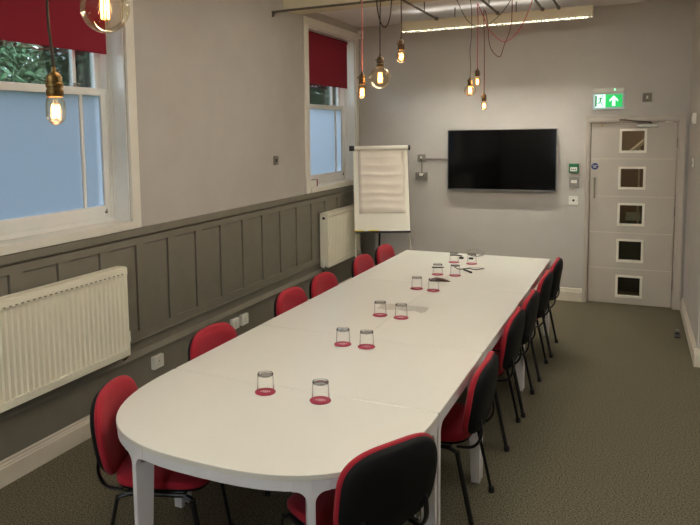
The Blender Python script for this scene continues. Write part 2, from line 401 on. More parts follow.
# ------------------------------------------------------------------ radiators
def radiator(name_lbl, y0, y1, z0, z1, xb, xf, grp):
    cy = (y0+y1)/2; t = tag(empty('radiator', (0, cy, z0)), name_lbl, 'radiator', grp); hw = (y1-y0)/2; h = z1-z0
    n = max(4, int((y1-y0-.06)/.0405)); pit = (y1-y0-.06)/n
    m = MB()
    # fluted front panel
    prof = [(-hw, xf-.004), (-hw+.03, xf-.004)]
    for i in range(n):
        a = -hw+.03+i*pit
        prof += [(a+.004, xf-.004), (a+.012, xf-.0125), (a+pit-.012, xf-.0125), (a+pit-.004, xf-.004)]
    prof += [(hw-.03, xf-.004), (hw, xf-.004)]
    out = [(x, y) for y, x in prof]+[(xf-.02, hw), (xf-.02, -hw)]
    m.loft([[(x, y, z) for x, y in out] for z in (.045, h-.045)])
    m.box(xf-.02, xf, -hw, hw, 0, .046); m.box(xf-.02, xf, -hw, hw, h-.046, h)
    nf = len(m.bm.faces)
    for i in range(n):
        a = -hw+.03+i*pit
        m.box(xf-.0003, xf+.0006, a+.012, a+pit-.012, h-.040, h-.034); m.box(xf-.0003, xf+.0006, a+.012, a+pit-.012, .034, .040)
    m.bm.faces.ensure_lookup_table()
    for i in range(nf, len(m.bm.faces)): m.bm.faces[i].material_index = 1 if (i-nf) % 12 < 6 else 2
    m.build('front_panel', [M['rad'], M['radslot'], M['white']], t)
    for yy in (-hw, hw-.006): box('side_panel', xb, xf-.02, yy, yy+.006, .01, h+.004, M['rad'], t, .001)
    m = MB(); m.box(xb, xf-.012, -hw, -hw+.012, h-.004, h+.006); m.box(xb, xf-.012, hw-.012, hw, h-.004, h+.006)
    k = int((2*hw)/.018)
    m.box(xf-.018, xf-.010, -hw, hw, h-.004, h+.006); m.box(xb, xb+.008, -hw, hw, h-.004, h+.006)
    for i in range(k): m.box(xb, xf-.012, -hw+.014+i*.018, -hw+.022+i*.018, h-.002, h+.003)
    m.build('top_grille', M['rad'], t)
    box('back_panel', xb, xb+.012, -hw+.006, hw-.006, .0, h-.006, M['rad'], t)
    for yy in (-hw+.2, hw-.23): box('wall_bracket', .025, xb+.004, yy, yy+.03, .1, h-.1, M['rad'], t)
    return t, hw, h
r1, hw, h = radiator('long cream fluted radiator below the large left window', -6.30, -4.675, .478, 1.075, .05, .132, 'cream panel radiators on the left wall')
m = MB(); m.tube([(.09, hw+.001, .06), (.09, hw+.035, .06)], .012, 12); m.build('valve_tail', M['brass'], r1, smooth=True)
m = MB(); m.tube([(.09, hw+.03, .03), (.09, hw+.03, .075), (.09, hw+.03, .08), (.09, hw+.03, .15)], [.013, .013, .019, .017], 14); v = m.build('thermostatic_valve', M['white'], r1, smooth=True)
m = MB(); m.tube([(.09, hw+.03, .03), (.09, hw+.03, -.02), (.06, hw+.03, -.05), (.036, hw+.03, -.06)], .0075, 10); m.build('supply_pipe', M['brass'], r1, smooth=True)
r2, hw, h = radiator('short cream double panel radiator behind the flipchart', -1.335, -.335, .455, 1.055, .03, .128, 'cream panel radiators on the left wall')
m = MB(); m.tube([(.08, -hw-.012, h-.05), (.08, -hw+.004, h-.05)], .015, 14); m.build('end_cap', M['black'], r2, smooth=True)
m = MB(); m.tube([(.08, -hw-.03, .05), (.08, -hw, .05)], .011, 12); m.tube([(.08, -hw-.03, .085), (.08, -hw-.03, -.0)], .014, 12); m.build('lockshield_valve', M['white'], r2, smooth=True)
m = MB(); m.tube([(.08, -hw-.03, 0), (.08, -hw-.03, -.454)], .0075, 10); m.build('supply_pipe', M['galv'], r2, smooth=True)

# ------------------------------------------------------------------ wall plates
def plate(name, c, w, h, d, m_, axis, label, cat, grp=None):
    """c = centre on the wall; axis 'x' = left wall (faces +x), 'y' = back wall (faces -y), 'X' = right wall (faces -x)"""
    rz = {'y': 0, 'x': PI/2, 'X': -PI/2}[axis]
    t = tag(empty(name, c, rz), label, cat, grp)
    box('face_plate', -w/2, w/2, -d, -.0005, -h/2, h/2, m_, t, min(.004, d*.3))
    return t
def sockets(t, n, d, m_=None):
    for k in range(n):
        x0 = (k-(n-1)/2)*.062
        m = MB()
        m.box(x0-.003, x0+.003, -d-.0006, -d, .0, .012); m.box(x0-.014, x0-.007, -d-.0006, -d, -.018, -.014); m.box(x0+.007, x0+.014, -d-.0006, -d, -.018, -.014)
        m.build('pin_slots', M['black'], t)
        box('rocker_switch', x0-.006+(.018 if n > 1 and k == 0 else 0), x0+.006+(.018 if n > 1 and k == 0 else 0), -d-.004, -d+.001, .024, .038, m_ or M['white'], t, .001)
# left wall, surface box on the plinth (x ~ .01)
for y, l, n in [(-4.26, 'white wall socket on dark plinth right of the long radiator', 1), (-3.17, 'white wall socket on dark plinth, partly behind the red chair', 1), (-3.01, 'white wall socket on dark plinth, rightmost of the three, beyond the red chair', 1)]:
    t = plate('wall_socket', (.0105, y, .288), .115, .095, .032, M['white'], 'x', l, 'socket', 'white sockets along the left plinth')
    sockets(t, n, .032)
t = plate('light_switch', (.001, -2.29, 1.685), .09, .09, .008, M['steel'], 'x', 'small metal light switch alone on the left wall between windows', 'switch')
box('rocker', -.008, .008, -.013, -.007, -.014, .014, M['black'], t, .001)
t = plate('switched_spur', (.81, -.001, 1.62), .092, .092, .036, M['steel'], 'y', 'metal fused switch with cable run to the television', 'switch')
box('rocker', -.012, .012, -.041, -.035, -.006, .022, M['white'], t, .001); box('fuse_holder', -.01, .01, -.038, -.035, -.032, -.014, M['black'], t)
t = plate('double_socket', (.81, -.001, 1.40), .15, .092, .036, M['steel'], 'y', 'metal double wall socket below the switch left of television', 'socket')
sockets(t, 2, .036); box('plug_top', -.02, .02, -.056, -.0345, .004, .034, M['white'], t, .003)
t = tag(MB().tube([(.81, -.012, 1.573), (.81, -.012, 1.447)], .009, 10).build('conduit', M['steel'], smooth=True), 'short vertical metal conduit joining switch and double socket', 'conduit')
t = tag(MB().tube([(.857, -.015, 1.612), (1.10, -.015, 1.606), (1.22, -.03, 1.604)], .009, 10).build('conduit', M['steel'], smooth=True), 'horizontal metal conduit running behind television from the switch', 'conduit')
# call point, release, white socket
t = plate('emergency_call_point', (2.545, -.001, 1.507), .1, .1, .05, M['green'], 'y', 'green emergency door release box left of the door', 'call point')
box('label_panel', -.036, .036, -.0515, -.0495, -.032, .012, M['white'], t)
m = MB()
for k in (-.02, 0, .02): m.lathe([(.0, 0), (.006, 0)], (k, 0, -.01), 10) if False else m.box(k-.006, k+.006, -.0522, -.0515, -.017, -.004)
m.build('print', M['black'], t)
t = plate('door_release_button', (2.548, -.001, 1.347), .1, .115, .012, M['steel'], 'y', 'square metal door release plate below green box', 'switch')
box('push_button', -.03, .03, -.018, -.0115, -.006, .028, M['white'], t, .002)
t = plate('wall_socket', (2.547, -.001, 1.147), .1, .1, .01, M['white'], 'y', 'white square key switch plate lowest beside the door', 'switch')
m = MB(); m.tube([(0, -.0095, 0), (0, -.014, 0)], .013, 16); m.build('key_switch', M['black'], t)
for q in (-.036, .036): MB().tube([(q, -.0095, 0), (q, -.0115, 0)], .004, 8).build('screw', M['steel'], t)
t = plate('blanking_plate', (3.251, -.001, 2.262), .09, .092, .008, M['galv'], 'y', 'dark metal switch plate on wall above the door', 'switch')
box('rocker', -.009, .009, -.014, -.007, -.016, .016, M['white'], t, .001)
t = plate('room_thermostat', (W-.001, -.88, 2.02), .085, .10, .03, M['white'], 'X', 'white thermostat box high on right wall beside door', 'thermostat')
box('dial_cover', -.03, .03, -.036, -.029, -.03, .02, M['white'], t, .003)
t = plate('light_switch', (W-.001, -.78, 1.607), .075, .085, .012, M['white'], 'X', 'white light switch on right wall below thermostat', 'switch')
box('rocker', -.01, .01, -.017, -.011, -.016, .016, M['steel'], t, .001)
t = tag(empty('motion_detector', (.0, -.0, 3.16)), 'small cream motion detector in the ceiling corner', 'detector')
MB().prism([(.001, -.001), (.06, -.001), (.055, -.04), (.03, -.055), (.001, -.055)], -.055, .045).build('housing', M['white'], t, .004)
MB().prism([(.03, -.056), (.052, -.042), (.055, -.045), (.03, -.0595)], -.04, .0).build('lens', M['exitb'], t)
# door stop on the floor
t = tag(empty('door_stop', (3.555, -1.02, 0)), 'small metal and black door stop on carpet by right wall', 'door stop')
MB().lathe([(.028, .001), (.028, .012), (.02, .018), (.018, .03)], n=20).build('base', M['black'], t, smooth=True)
MB().lathe([(.017, .03), (.017, .048), (.010, .054)], n=20).build('cap', M['steel'], t, smooth=True)
box('foot_plate', -.03, .02, -.12, -.03, .001, .014, M['black'], t, .004)

# ------------------------------------------------------------------ door
m = MB(); 
m.box(2.66, DX0-.018, -.022, -.001, 0, 2.078); m.box(DX1+.018, 3.628, -.022, -.001, 0, 2.078); m.box(DX0-.018, DX1+.018, -.022, -.001, DZ+.018, 2.078)
m.box(2.66, 2.675, -.03, -.001, 0, 2.078); m.box(3.613, 3.628, -.03, -.001, 0, 2.078); m.box(2.66, 3.628, -.03, -.001, 2.062, 2.078)
struct(m.build('trim_5', M['door'], None, .003))
m = MB(); m.box(DX0-.02, DX0-.004, -.002, .2, 0, DZ+.02); m.box(DX1+.004, DX1+.02, -.002, .2, 0, DZ+.02); m.box(DX0-.02, DX1+.02, -.002, .2, DZ+.004, DZ+.02)
struct(m.build('trim_6', M['door']))
d = struct(empty('door_1', (DX1, .03, 0)))
wd = DX1-DX0
panes = [(1.933, 1.674), (1.526, 1.277), (1.129, .877), (.732, .475), (.33, .078)]
px0, px1 = 2.995-DX1, 3.262-DX1
m = MB(); zs = [2.0]+[v for p_ in panes for v in p_]+[.008]
fr = .024
gro = [1.609, 1.199, .80, .401]
for i in range(5):   # five slabs with fine grooves between them
    top = 1.997 if i == 0 else gro[i-1]-.003; bot = .008 if i == 4 else gro[i]+.003
    pt, pb = panes[i]
    m.box(-wd+.005, px0+.01, 0, .044, bot, top); m.box(px1-.01, -.005, 0, .044, bot, top); m.box(px0+.01, px1-.01, 0, .044, pt-.01, top); m.box(px0+.01, px1-.01, 0, .044, bot, pb+.01)
m.box(-wd+.005, px0+.01, .003, .041, .008, 1.997); m.box(px1-.01, -.005, .003, .041, .008, 1.997)
for g in gro: m.box(px0, px1, .003, .041, g-.005, g+.005)
leaf = m.build('door_leaf', M['door'], d)
m = MB()
for g in gro: m.box(-wd+.006, -.006, -.0008, .0028, g-.0035, g+.0035)
m.build('groove_trim', M['skirt'], d)
t = tag(empty('added_ceiling_light', (3.2, 1.0, 3.15)), 'dim opal light added on the corridor ceiling, unseen beyond the door', 'light')  # lamp added to brighten what shows through the door panes
MB().lathe([(.14, 0), (.15, .03), (.15, .06), (.13, .1)], n=24).build('shade', M['opalc'], t, smooth=True); MB().lathe([(.16, .055), (.16, .1)], n=24).build('base', M['white'], t)
for pt, pb in panes:
    m = MB(); 
    m.box(px0, px0+fr, -.008, .05, pb, pt); m.box(px1-fr, px1, -.008, .05, pb, pt); m.box(px0+fr, px1-fr, -.008, .05, pt-fr, pt); m.box(px0+fr, px1-fr, -.008, .05, pb, pb+fr)
    b = m.build('glazing_bead', M['bead'], d, .002)
    box('glass_pane', px0+fr, px1-fr, .02, .024, pb+fr, pt-fr, M['doorpane'], b)
hx = 2.757-DX1
m = MB(); m.tube(catmull([(hx, 0, 1.185), (hx, -.035, 1.19), (hx, -.045, 1.22), (hx, -.045, 1.36), (hx, -.035, 1.39), (hx, 0, 1.395)], 5), .0095, 12)
m.build('door_handle', M['alu'], d, smooth=True)
s_ = MB(); s_.tube([(2.757-DX1, -.0005, 1.527), (2.757-DX1, -.003, 1.527)], .037, 32); sg = s_.build('round_blue_notice', M['blue'], d)
for k, (tx, dz) in enumerate((('FIRE DOOR', .011), ('KEEP', -.002), ('SHUT', -.015))):
    o = bpy.data.objects.new('lettering', text_mesh(tx, .013)); COL.objects.link(o); o.data.materials.append(M['bead']); o.parent = sg
    o.location = (2.757-DX1, -.0035, 1.527+dz); o.rotation_euler = (PI/2, 0, 0)
MB().tube([(2.82-DX1, -.004, 1.975), (2.82-DX1, .001, 1.975)], .009, 12).build('brass_screw', M['brasscrew'], d)
m = MB(); m.box(3.17-DX1, 3.365-DX1, -.045, -.001, 1.945, 1.985); m.build('door_closer', M['alu'], d, .006)
m = MB(); m.tube([(3.29-DX1, -.03, 1.985), (3.29-DX1, -.03, 2.003)], .012, 12); m.tube([(3.29-DX1, -.035, 2.0), (3.17-DX1, -.075, 2.012), (3.04-DX1, -.055, 2.03)], .008, 8); m.box(2.99-DX1, 3.06-DX1, -.062, -.053, 2.02, 2.04)
m.build('closer_arm', M['galv'], d, smooth=True)
m = MB()
for z in (.25, 1.05, 1.78): m.tube([(.004, -.004, z-.05), (.004, -.004, z+.05)], .006, 10)
m.build('hinge', M['galv'], d, smooth=True)

# ------------------------------------------------------------------ exit sign
t = tag(empty('exit_sign', (2.878, -.001, 2.27)), 'lit green running man exit sign above the door', 'sign')
MB().box(-.155, .155, -.05, 0, .045, .105).build('housing', M['exitb'], t, .006)
MB().box(-.158, .158, -.03, 0, -.125, .05).build('panel_surround', M['acry'], t, .005)
MB().box(-.135, -.0315, -.032, -.0295, -.10, .035).build('door_panel', M['exitw'], t)
MB().box(-.031, .135, -.032, -.0295, -.10, .035).build('arrow_panel', M['exitg'], t)
MB().prism([(.052, .022), (.094, -.022), (.094, -.044), (.067, -.018), (.067, -.088), (.037, -.088), (.037, -.018), (.010, -.044), (.010, -.022)], -.0335, -.032, 1).build('arrow', M['exitw'], t)
m = MB(); m.prism([(-.133, -.098), (-.115, -.088), (-.115, .02), (-.133, .033)], -.0335, -.032, 1)
m.tube([(-.062, -.0325, .02), (-.062, -.034, .02)], .0085, 12)
for a, b, w_ in [((-.073, .006), (-.083, -.035), .009), ((-.083, -.035), (-.066, -.055), .007), ((-.066, -.055), (-.058, -.085), .006), ((-.083, -.035), (-.095, -.06), .007), ((-.095, -.06), (-.112, -.063), .006), ((-.074, .004), (-.095, -.004), .005), ((-.095, -.004), (-.1, -.022), .005), ((-.072, .002), (-.056, -.014), .005), ((-.056, -.014), (-.045, -.01), .005)]:
    m.tube([(a[0], -.0328, a[1]), (b[0], -.0328, b[1])], w_*.85, 6)
m.build('running_man', M['exitk'], t)
MB().tube([(.06, -.051, .085), (.06, -.0495, .085)], .008, 10).build('indicator_light', M['ledg'], t)

# ------------------------------------------------------------------ television
t = tag(empty('television', (1.758, -.001, 1.6)), 'large black flat television mounted on the back wall', 'television')
box('screen_body', -.606, .606, -.078, -.04, -.346, .346, M['black'], t, .004)
m = MB(); m.box(-.6125, -.604, -.082, -.05, -.3525, .3525); m.box(.604, .6125, -.082, -.05, -.3525, .3525); m.box(-.604, .604, -.082, -.05, .345, .3525); m.box(-.604, .604, -.082, -.05, -.3525, -.340)
m.build('bezel', M['tvbez'], t, .001)
box('screen', -.604, .604, -.0795, -.0775, -.340, .345, M['tvscr'], t)
box('wall_mount', -.25, .25, -.041, 0, -.2, .2, M['black'], t)

# ------------------------------------------------------------------ flipchart easel
PH = math.radians(24)
t = tag(empty('flipchart_easel', (.545, -.72, 0), PH), 'white flipchart easel with blank paper pad in the back corner', 'easel')
zb_, zt_, lean = .79, 1.735, .28
def fp(x, z, off=0): # point on the leaning board plane (front is -y), off towards the front
    k = (z-zb_)/(zt_-zb_); L_ = math.hypot(lean, zt_-zb_); ny, nz = -(zt_-zb_)/L_, lean/L_
    return (x, k*lean+ny*off, z+nz*off)
m = MB()
m.loft([[fp(-.32, z, .0), fp(.32, z, .0), fp(.32, z, .016), fp(-.32, z, .016)] for z in (zb_, zt_)])
m.build('board', M['board'], t, .003)
m = MB(); m.tube([fp(-.305, zt_+.012, .035), fp(.325, zt_+.012, .035)], .027, 16); m.build('clamp_bar', M['board'], t, smooth=True)
m = MB(); m.tube([fp(-.365, zt_+.012, .035), fp(-.305, zt_+.012, .035)], .031, 16); m.build('end_cap', M['black'], t, smooth=True)
m = MB(); m.tube([fp(.325, zt_+.012, .035), fp(.35, zt_+.012, .035)], .031, 16); m.build('end_cap', M['black'], t, smooth=True)
# paper pad with soft horizontal ripples
m = MB(); rows = 60; g = []
for i in range(rows+1):
    z = zt_-.0-i*(zt_-1.0)/rows; u = i/rows
    o_ = .026+.003*math.sin(u*9)*u+sum(.6*a*math.exp(-((u-c)/w_)**2) for a, c, w_ in ((.003,.12,.02),(.004,.26,.03),(.010,.40,.028),(.008,.55,.035),(.013,.69,.03),(.010,.80,.03),(.012,.93,.04)))
    g.append((z, o_))
vv = [[m.bm.verts.new(fp(-.262+(.535)*j/12, z+.006*math.sin(j*.5+z*5)*(z < 1.66)*(z > 1.03), o_+.002*math.sin(j*.7+z*9))) for j in range(13)] for z, o_ in g]
for i in range(rows):
    for j in range(12): m.bm.faces.new((vv[i][j], vv[i][j+1], vv[i+1][j+1], vv[i+1][j]))
pp = m.build('paper_pad', M['paper'], t, smooth=True)
so = pp.modifiers.new('s', 'SOLIDIFY'); so.thickness = .004; so.offset = -1
m = MB(); m.loft([[fp(x, zb_-.012, .0), fp(x, zb_-.012, .06), fp(x, zb_+.004, .062), fp(x, zb_, .056), fp(x, zb_-.004, .0)] for x in (-.32, .32)]); m.build('pen_tray', M['black'], t)
def leg(name, a, b, r=.0125): return MB().tube([a, b], r, 12).build(name, M['alu'], t, smooth=True)
leg('leg', fp(-.27, zt_-.1, -.018), (-.33, -.22, .014)); leg('leg', fp(.27, zt_-.1, -.018), (.35, -.22, .014))
MB().tube([fp(0, zt_-.15, -.02), (0, .52, .014)], .0125, 12).build('rear_leg', M['tube'], t, smooth=True)
m = MB(); m.tube([fp(-.29, 1.55, -.02), fp(.29, 1.55, -.02)], .01, 8); m.build('cross_bar', M['alu'], t)
ew = Matrix.Translation((.545, -.72, 0)) @ Matrix.Rotation(PH, 4, 'Z')
for x, mm, l in [(-.275, M['yellow'], 'yellow marker pen at left end of flipchart tray'), (-.10, M['yellow'], 'yellow capped marker pen left of middle in flipchart tray'), (.12, M['white'], 'white marker pen right of middle in flipchart tray')]:
    q = ew @ Vector(fp(x, zb_+.004, .038))
    o = MB().tube([(-.06, 0, 0), (-.045, 0, 0), (.045, 0, 0), (.06, 0, 0)], [.006, .0085, .0085, .006], 12).build('marker_pen', mm, smooth=True)
    o.location = q+Vector((0, 0, .006)); o.rotation_euler = (0, 0, PH); tag(o, l, 'pen', 'marker pens in the flipchart tray')

# ------------------------------------------------------------------ tables
TA, TX, TY, TH = -.01234, 1.0222, -5.3853, .735
def T(a, b, z=0):
    return Vector((TX+a*math.cos(TA)-b*math.sin(TA), TY+a*math.sin(TA)+b*math.cos(TA), z))
TWD = 1.402
def rrect(x0, x1, y0, y1, r, k=5):
    o = []
    for cx, cy, a0 in ((x1-r, y1-r, 0), (x0+r, y1-r, PI/2), (x0+r, y0+r, PI), (x1-r, y0+r, 3*PI/2)):
        for i in range(k+1): a = a0+PI/2*i/k; o.append((cx+r*math.cos(a), cy+r*math.sin(a)))
    return o
def inset(out, d):
    n = len(out); o = []
    for i in range(n):
        p, q, r = Vector(out[i-1]), Vector(out[i]), Vector(out[(i+1) % n])
        a = (q-p); b = (r-q)
        if a.length < 1e-6: a = b
        if b.length < 1e-6: b = a
        t_ = (a.normalized()+b.normalized()).normalized(); nn = Vector((-t_.y, t_.x))
        o.append(tuple(q+nn*d))
    return o
def leg_part(t, x, y, ang, wt=.036, dp=.072, flL=.05, flR=.05, h=TH-.022, apron=.042):
    """leg whose deep side runs along direction ang (radially inwards), flaring into the rim to both sides"""
    R = .048; zb = h-apron
    prof = [(-wt/2*.8, .004)]
    for i in range(7):
        a = PI/2*i/6; prof.append((-wt/2-(R-R*math.cos(a)) if flL else -wt/2, zb-R+R*math.sin(a)))
    if flL: prof.append((-wt/2-R-flL*.3, zb)); prof.append((-wt/2-R-flL*.3, h-.001))
    else: prof.append((-wt/2, h-.001))
    if flR: prof += [(wt/2+R+flR*.3, h-.001), (wt/2+R+flR*.3, zb)]
    else: prof += [(wt/2, h-.001)]
    for i in range(6, -1, -1):
        a = PI/2*i/6; prof.append((wt/2+(R-R*math.cos(a)) if flR else wt/2, zb-R+R*math.sin(a)))
    prof.append((wt/2*.8, .004))
    m = MB(); ca, sa = math.cos(ang), math.sin(ang)
    def W3(u, dd, z): return (x+ca*dd-(-sa)*0+(-sa)*u, y+sa*dd+ca*u, z)
    def tap(z): return dp*(.62+.38*min(1, z/zb)) if z < zb else dp
    m.loft([[W3(u, 0, z) for u, z in prof], [W3(u, tap(z) if abs(u) <= wt/2+.001 else .024, z) for u, z in prof]])
    o = m.build('leg', M['tframe'], t, .002)
    f = MB().tube([W3(0, dp*.3, 0.0005), W3(0, dp*.3, .0045)], .012, 12).build('foot_glide', M['rubber'], o)
    return o
def table(label, a0, b0, out, legs, grp):
    t = tag(empty('conference_table', T(a0, b0), TA), label, 'table', grp)
    m = MB(); m.loft([[(x, y, z) for x, y in r] for r, z in ((inset(out, .0015), TH-.022), (out, TH-.0205), (out, TH-.002), (inset(out, .002), TH))]); m.build('tabletop', M['table'], t)
    i1, i2 = inset(out, .004), inset(out, .026)
    m = MB(); m.loft([[(x, y, TH-.022-.0005) for x, y in i1], [(x, y, TH-.062) for x, y in i1], [(x, y, TH-.062) for x, y in i2], [(x, y, TH-.0225) for x, y in i2]], close=True)
    m.build('rim', M['tframe'], t)
    for L_ in legs: leg_part(t, *L_)
    return t
G = 'white conference tables pushed together'
# rounded end table: local origin at its far-left corner, body towards -y
out = []
hw_ = TWD/2; n_ = 2.7; dpth = .79
for i in range(41):
    a = PI+PI*i/40; c, s2 = math.cos(a), math.sin(a)
    out.append((hw_+hw_*math.copysign(abs(c)**(2/n_), c), -.012-dpth*abs(s2)**(2/n_)))
out += [(TWD, -.012), (TWD-.003, -.004), (TWD-.012, -.0015), (.012, -.0015), (.003, -.004), ]
def rad_leg(tx):
    c = [i for i in range(1, 40) if out[i][1] < -.3]
    i = min(c, key=lambda k: abs(out[k][0]-tx)); a, q, b = Vector(out[i-1]), Vector(out[i]), Vector(out[i+1])
    tg = (b-a).normalized(); nn = Vector((-tg.y, tg.x))
    return (q.x+nn.x*.006, q.y+nn.y*.006, math.atan2(nn.y, nn.x), .03, .085, .02, .02)
table('rounded white table forming the curved near end of the row', 0, 0, out, [rad_leg(.345), rad_leg(TWD-.285), (.005, -.032, 0, .036, .075, 0.05, 0), (TWD-.005, -.032, PI, .036, .075, 0, .05)], G)
L1, L2r, L3, L2l = .8948, 2.385, 3.9054, 2.435
def rect(label, a0, a1, b0, b1, legs4):
    w_, l_ = a1-a0, b1-b0
    out = rrect(.0008, w_-.0008, .0012, l_-.0012, .012, 3)
    legs = []
    for (cx, cy) in legs4:
        x = .005 if cx == 0 else w_-.005; ang = 0 if cx == 0 else PI
        y = .027 if cy == 0 else l_-.027
        fl_ = (0, .05) if (cx == 0) == (cy == 1) else (.05, 0)
        # u axis = (-sin, cos): for ang=0 it is +y, for PI it is -y
        if cx == 0: fL, fR = (0, .05) if cy == 0 else (.05, 0)
        else: fL, fR = (.05, 0) if cy == 0 else (0, .05)
        legs.append((x, y, ang, .036, .075, fL, fR))
    return table(label, a0, b0, out, legs, G)
rect('rectangular white table set crosswise directly behind the rounded end table', 0, TWD, 0, L1, [(0,0),(1,0),(0,1),(1,1)])
c4 = [(0,0),(1,0),(0,1),(1,1)]
rect('rectangular white table at middle left of the long row', 0, hw_, L1, L2l, c4)
rect('rectangular white table at middle right of the long row', hw_, TWD, L1, L2r, c4)
rect('rectangular white table at far left end by the back wall', 0, hw_, L2l, L3, c4)
rect('rectangular white table at far right end by the back wall', hw_, TWD, L2r, L3, c4)

# ------------------------------------------------------------------ chairs (face local +y)
def make_chair():
    t = empty('conference_chair')
    def ring(a, b, z, dip=0):
        return [(x, y, z-dip*max(0, (y-.06)/.15)**2) for x, y in superell(a, b, 3.6, 40)]
    m = MB(); m.loft([ring(.205, .205, .437, .012), ring(.219, .214, .446, .014), ring(.219, .214, .462, .018), ring(.213, .207, .474, .022), ring(.19, .185, .482, .022), ring(.12, .11, .486, .01)])
    m.build('seat', M['red'], t, smooth=True)
    m = MB(); m.loft([ring(.17, .17, .420, .0), ring(.208, .208, .428, .012), ring(.212, .209, .440, .014)]); m.build('seat_pan', M['shell'], t, smooth=True)
    # backrest, curved in plan and reclined
    zc, hh, hw = .634, .176, .243
    def bp(u, v, off):
        cur = .034*(u/hw)**2
        rec = -.235-.055*((v+hh)/(2*hh))+.012*math.sin(PI*(v+hh)/(2*hh))*-1
        return (u, rec+cur+off, zc+v)
    def bring(ins, off, n=3.4):
        o = []
        for u, v in superell(hw-ins, hh-ins, n, 48): 
            o.append(bp(u, v+(.0 if v < 0 else .012*(1-(u/hw)**2)), off))
        return o
    m = MB(); m.loft([bring(.012, .0), bring(.002, .006), bring(.0, .016), bring(.006, .028), bring(.022, .037), bring(.07, .041), bring(.13, .042)]); m.build('backrest', M['red'], t, smooth=True)
    m = MB(); m.loft([bring(.10, -.028), bring(.05, -.027), bring(.022, -.02), bring(.010, -.008), bring(.008, .004), bring(.016, .005)]); m.build('back_shell', M['shell'], t, smooth=True)
    for s in (-1, 1):
        for yk, ye, zz in ((.155, .225, 0), (-.165, -.255, 0)):
            o = MB().tube(catmull([(s*.205, yk*.8, .412), (s*.212, yk, .400), (s*.216, yk+(ye-yk)*.15, .365), (s*.228, ye, .012)], 5), .0135, 10, ry=.0085).build('leg', M['tube'], t, smooth=True)
            MB().tube([(s*.2285, ye-.001, .001), (s*.227, ye, .03)], .0155, 10).build('foot_cap', M['rubber'], o, smooth=True)
        MB().tube(catmull([(s*.155, -.255, .60), (s*.157, -.272, .54), (s*.16, -.272, .47), (s*.165, -.235, .42), (s*.17, -.16, .411)], 5), .013, 10, ry=.007).build('back_support', M['tube'], t, smooth=True)
    m = MB()
    for s in (-1, 1): m.tube([(s*.205, .13, .414), (s*.205, -.14, .414)], .011, 10)
    for y in (.12, -.13): m.tube([(-.205, y, .414), (.205, y, .414)], .009, 10)
    m.build('seat_frame', M['tube'], t, smooth=True)
    return t
proto = make_chair(); first = True
BK = .262 # distance from seat centre to the back
def place(bx, by, face, label):
    global first
    c = proto if first else copy_tree(proto); first = False
    c.location = (bx+math.cos(face)*BK, by+math.sin(face)*BK, 0); c.rotation_euler = (0, 0, face-PI/2)
    tag(c, label, 'chair', 'red and black chairs around the table')
place(1.03, -5.87, math.atan2(.34, .94), 'red chair at left of rounded table end, closest to the long radiator')
place(.93, -4.90, 0, 'red chair on left side in front of the two far plinth sockets')
place(.92, -3.86, .02, 'red chair on left side, first one beyond the plinth sockets')
place(.92, -3.27, 0, 'red chair on left side with its back just before the short radiator')
place(.92, -2.38, 0, 'red chair on left side, second from the back wall, in front of short radiator')
place(.92, -1.765, .0, 'red chair on left side at the far end, beneath the flipchart')
place(2.38, -5.90, math.atan2(.49, -.87), 'black backed red chair seen from behind at right of the rounded table end')
place(2.51, -4.83, PI, 'black backed red chair on right side of the crosswise table')
place(2.505, -3.85, PI, 'black backed red chair, first on the right beyond the crosswise table')
place(2.525, -3.30, PI, 'black backed red chair on right side, third from the back wall')
place(2.54, -2.56, PI, 'black backed red chair on right side, second from the back wall')
place(2.56, -1.93, PI, 'black backed red chair on right side, farthest, nearest the door')

# ------------------------------------------------------------------ tumblers on coasters
def make_tumbler():
    t = empty('glass_tumbler')
    # upside-down tumbler: rim on the coaster, thick base on top
    m = MB(); rings = []
    for r, z in [(.0415, 0), (.0413, .0015), (.0400, .04), (.0380, .082), (.0360, .0865)]:
        rings.append([(r*math.cos(2*PI*k/28), r*math.sin(2*PI*k/28), z) for k in range(28)])
    m.loft(rings, cap0=False, cap1=False); m.build('glass_wall', M['tumbler'], t, smooth=True)
    MB().lathe([(.0355, .078), (.0375, .082), (.0360, .0872), (.024, .0880), (.014, .0868)], n=28).build('glass_base', M['tumbase'], t, smooth=True)
    return t
def make_coaster():
    t = empty('coaster')
    MB().lathe([(.0475, 0), (.049, .0008), (.049, .0028), (.0475, .0035)], n=36).build('disc', M['coaster'], t, smooth=True)
    rnd = random.Random(3); m = MB()
    for k in range(5):
        x = -.02+k*.010
        m.box(x-.0035, x+.0035, -.004+.002*(k % 2), -.0015+.002*(k % 2), .0035, .0038); m.box(x-.001, x+.0012, -.006, .007, .0035, .0038)
    m.box(-.015, .014, .0095, .0115, .0035, .0038); m.box(-.010, .012, -.0125, -.0105, .0035, .0038)
    m.build('printed_mark', M['logo'], t)
    return t
gp, cp = make_tumbler(), make_coaster()
GL = [(1.618,-5.487,'left of the nearest pair'),(1.898,-5.479,'right of the nearest pair'),(1.674,-4.667,'left of the second nearest pair'),(1.815,-4.660,'right of the second nearest pair'),
 (1.661,-3.989,'left of the third pair beside the plastic sheet'),(1.808,-3.998,'right of the third pair before the plastic sheet'),(1.664,-3.147,'left of the fourth pair'),(1.799,-3.165,'right of the fourth pair, in front of the brown wedge'),
 (1.677,-2.572,'left of the fifth pair, in front of the black pen'),(1.823,-2.563,'right of the fifth pair, in front of the black cables'),(1.676,-1.983,'left of the farthest pair'),(1.842,-1.998,'right of the farthest pair, in front of the clear bag')]
ZT_ = TH+.0006
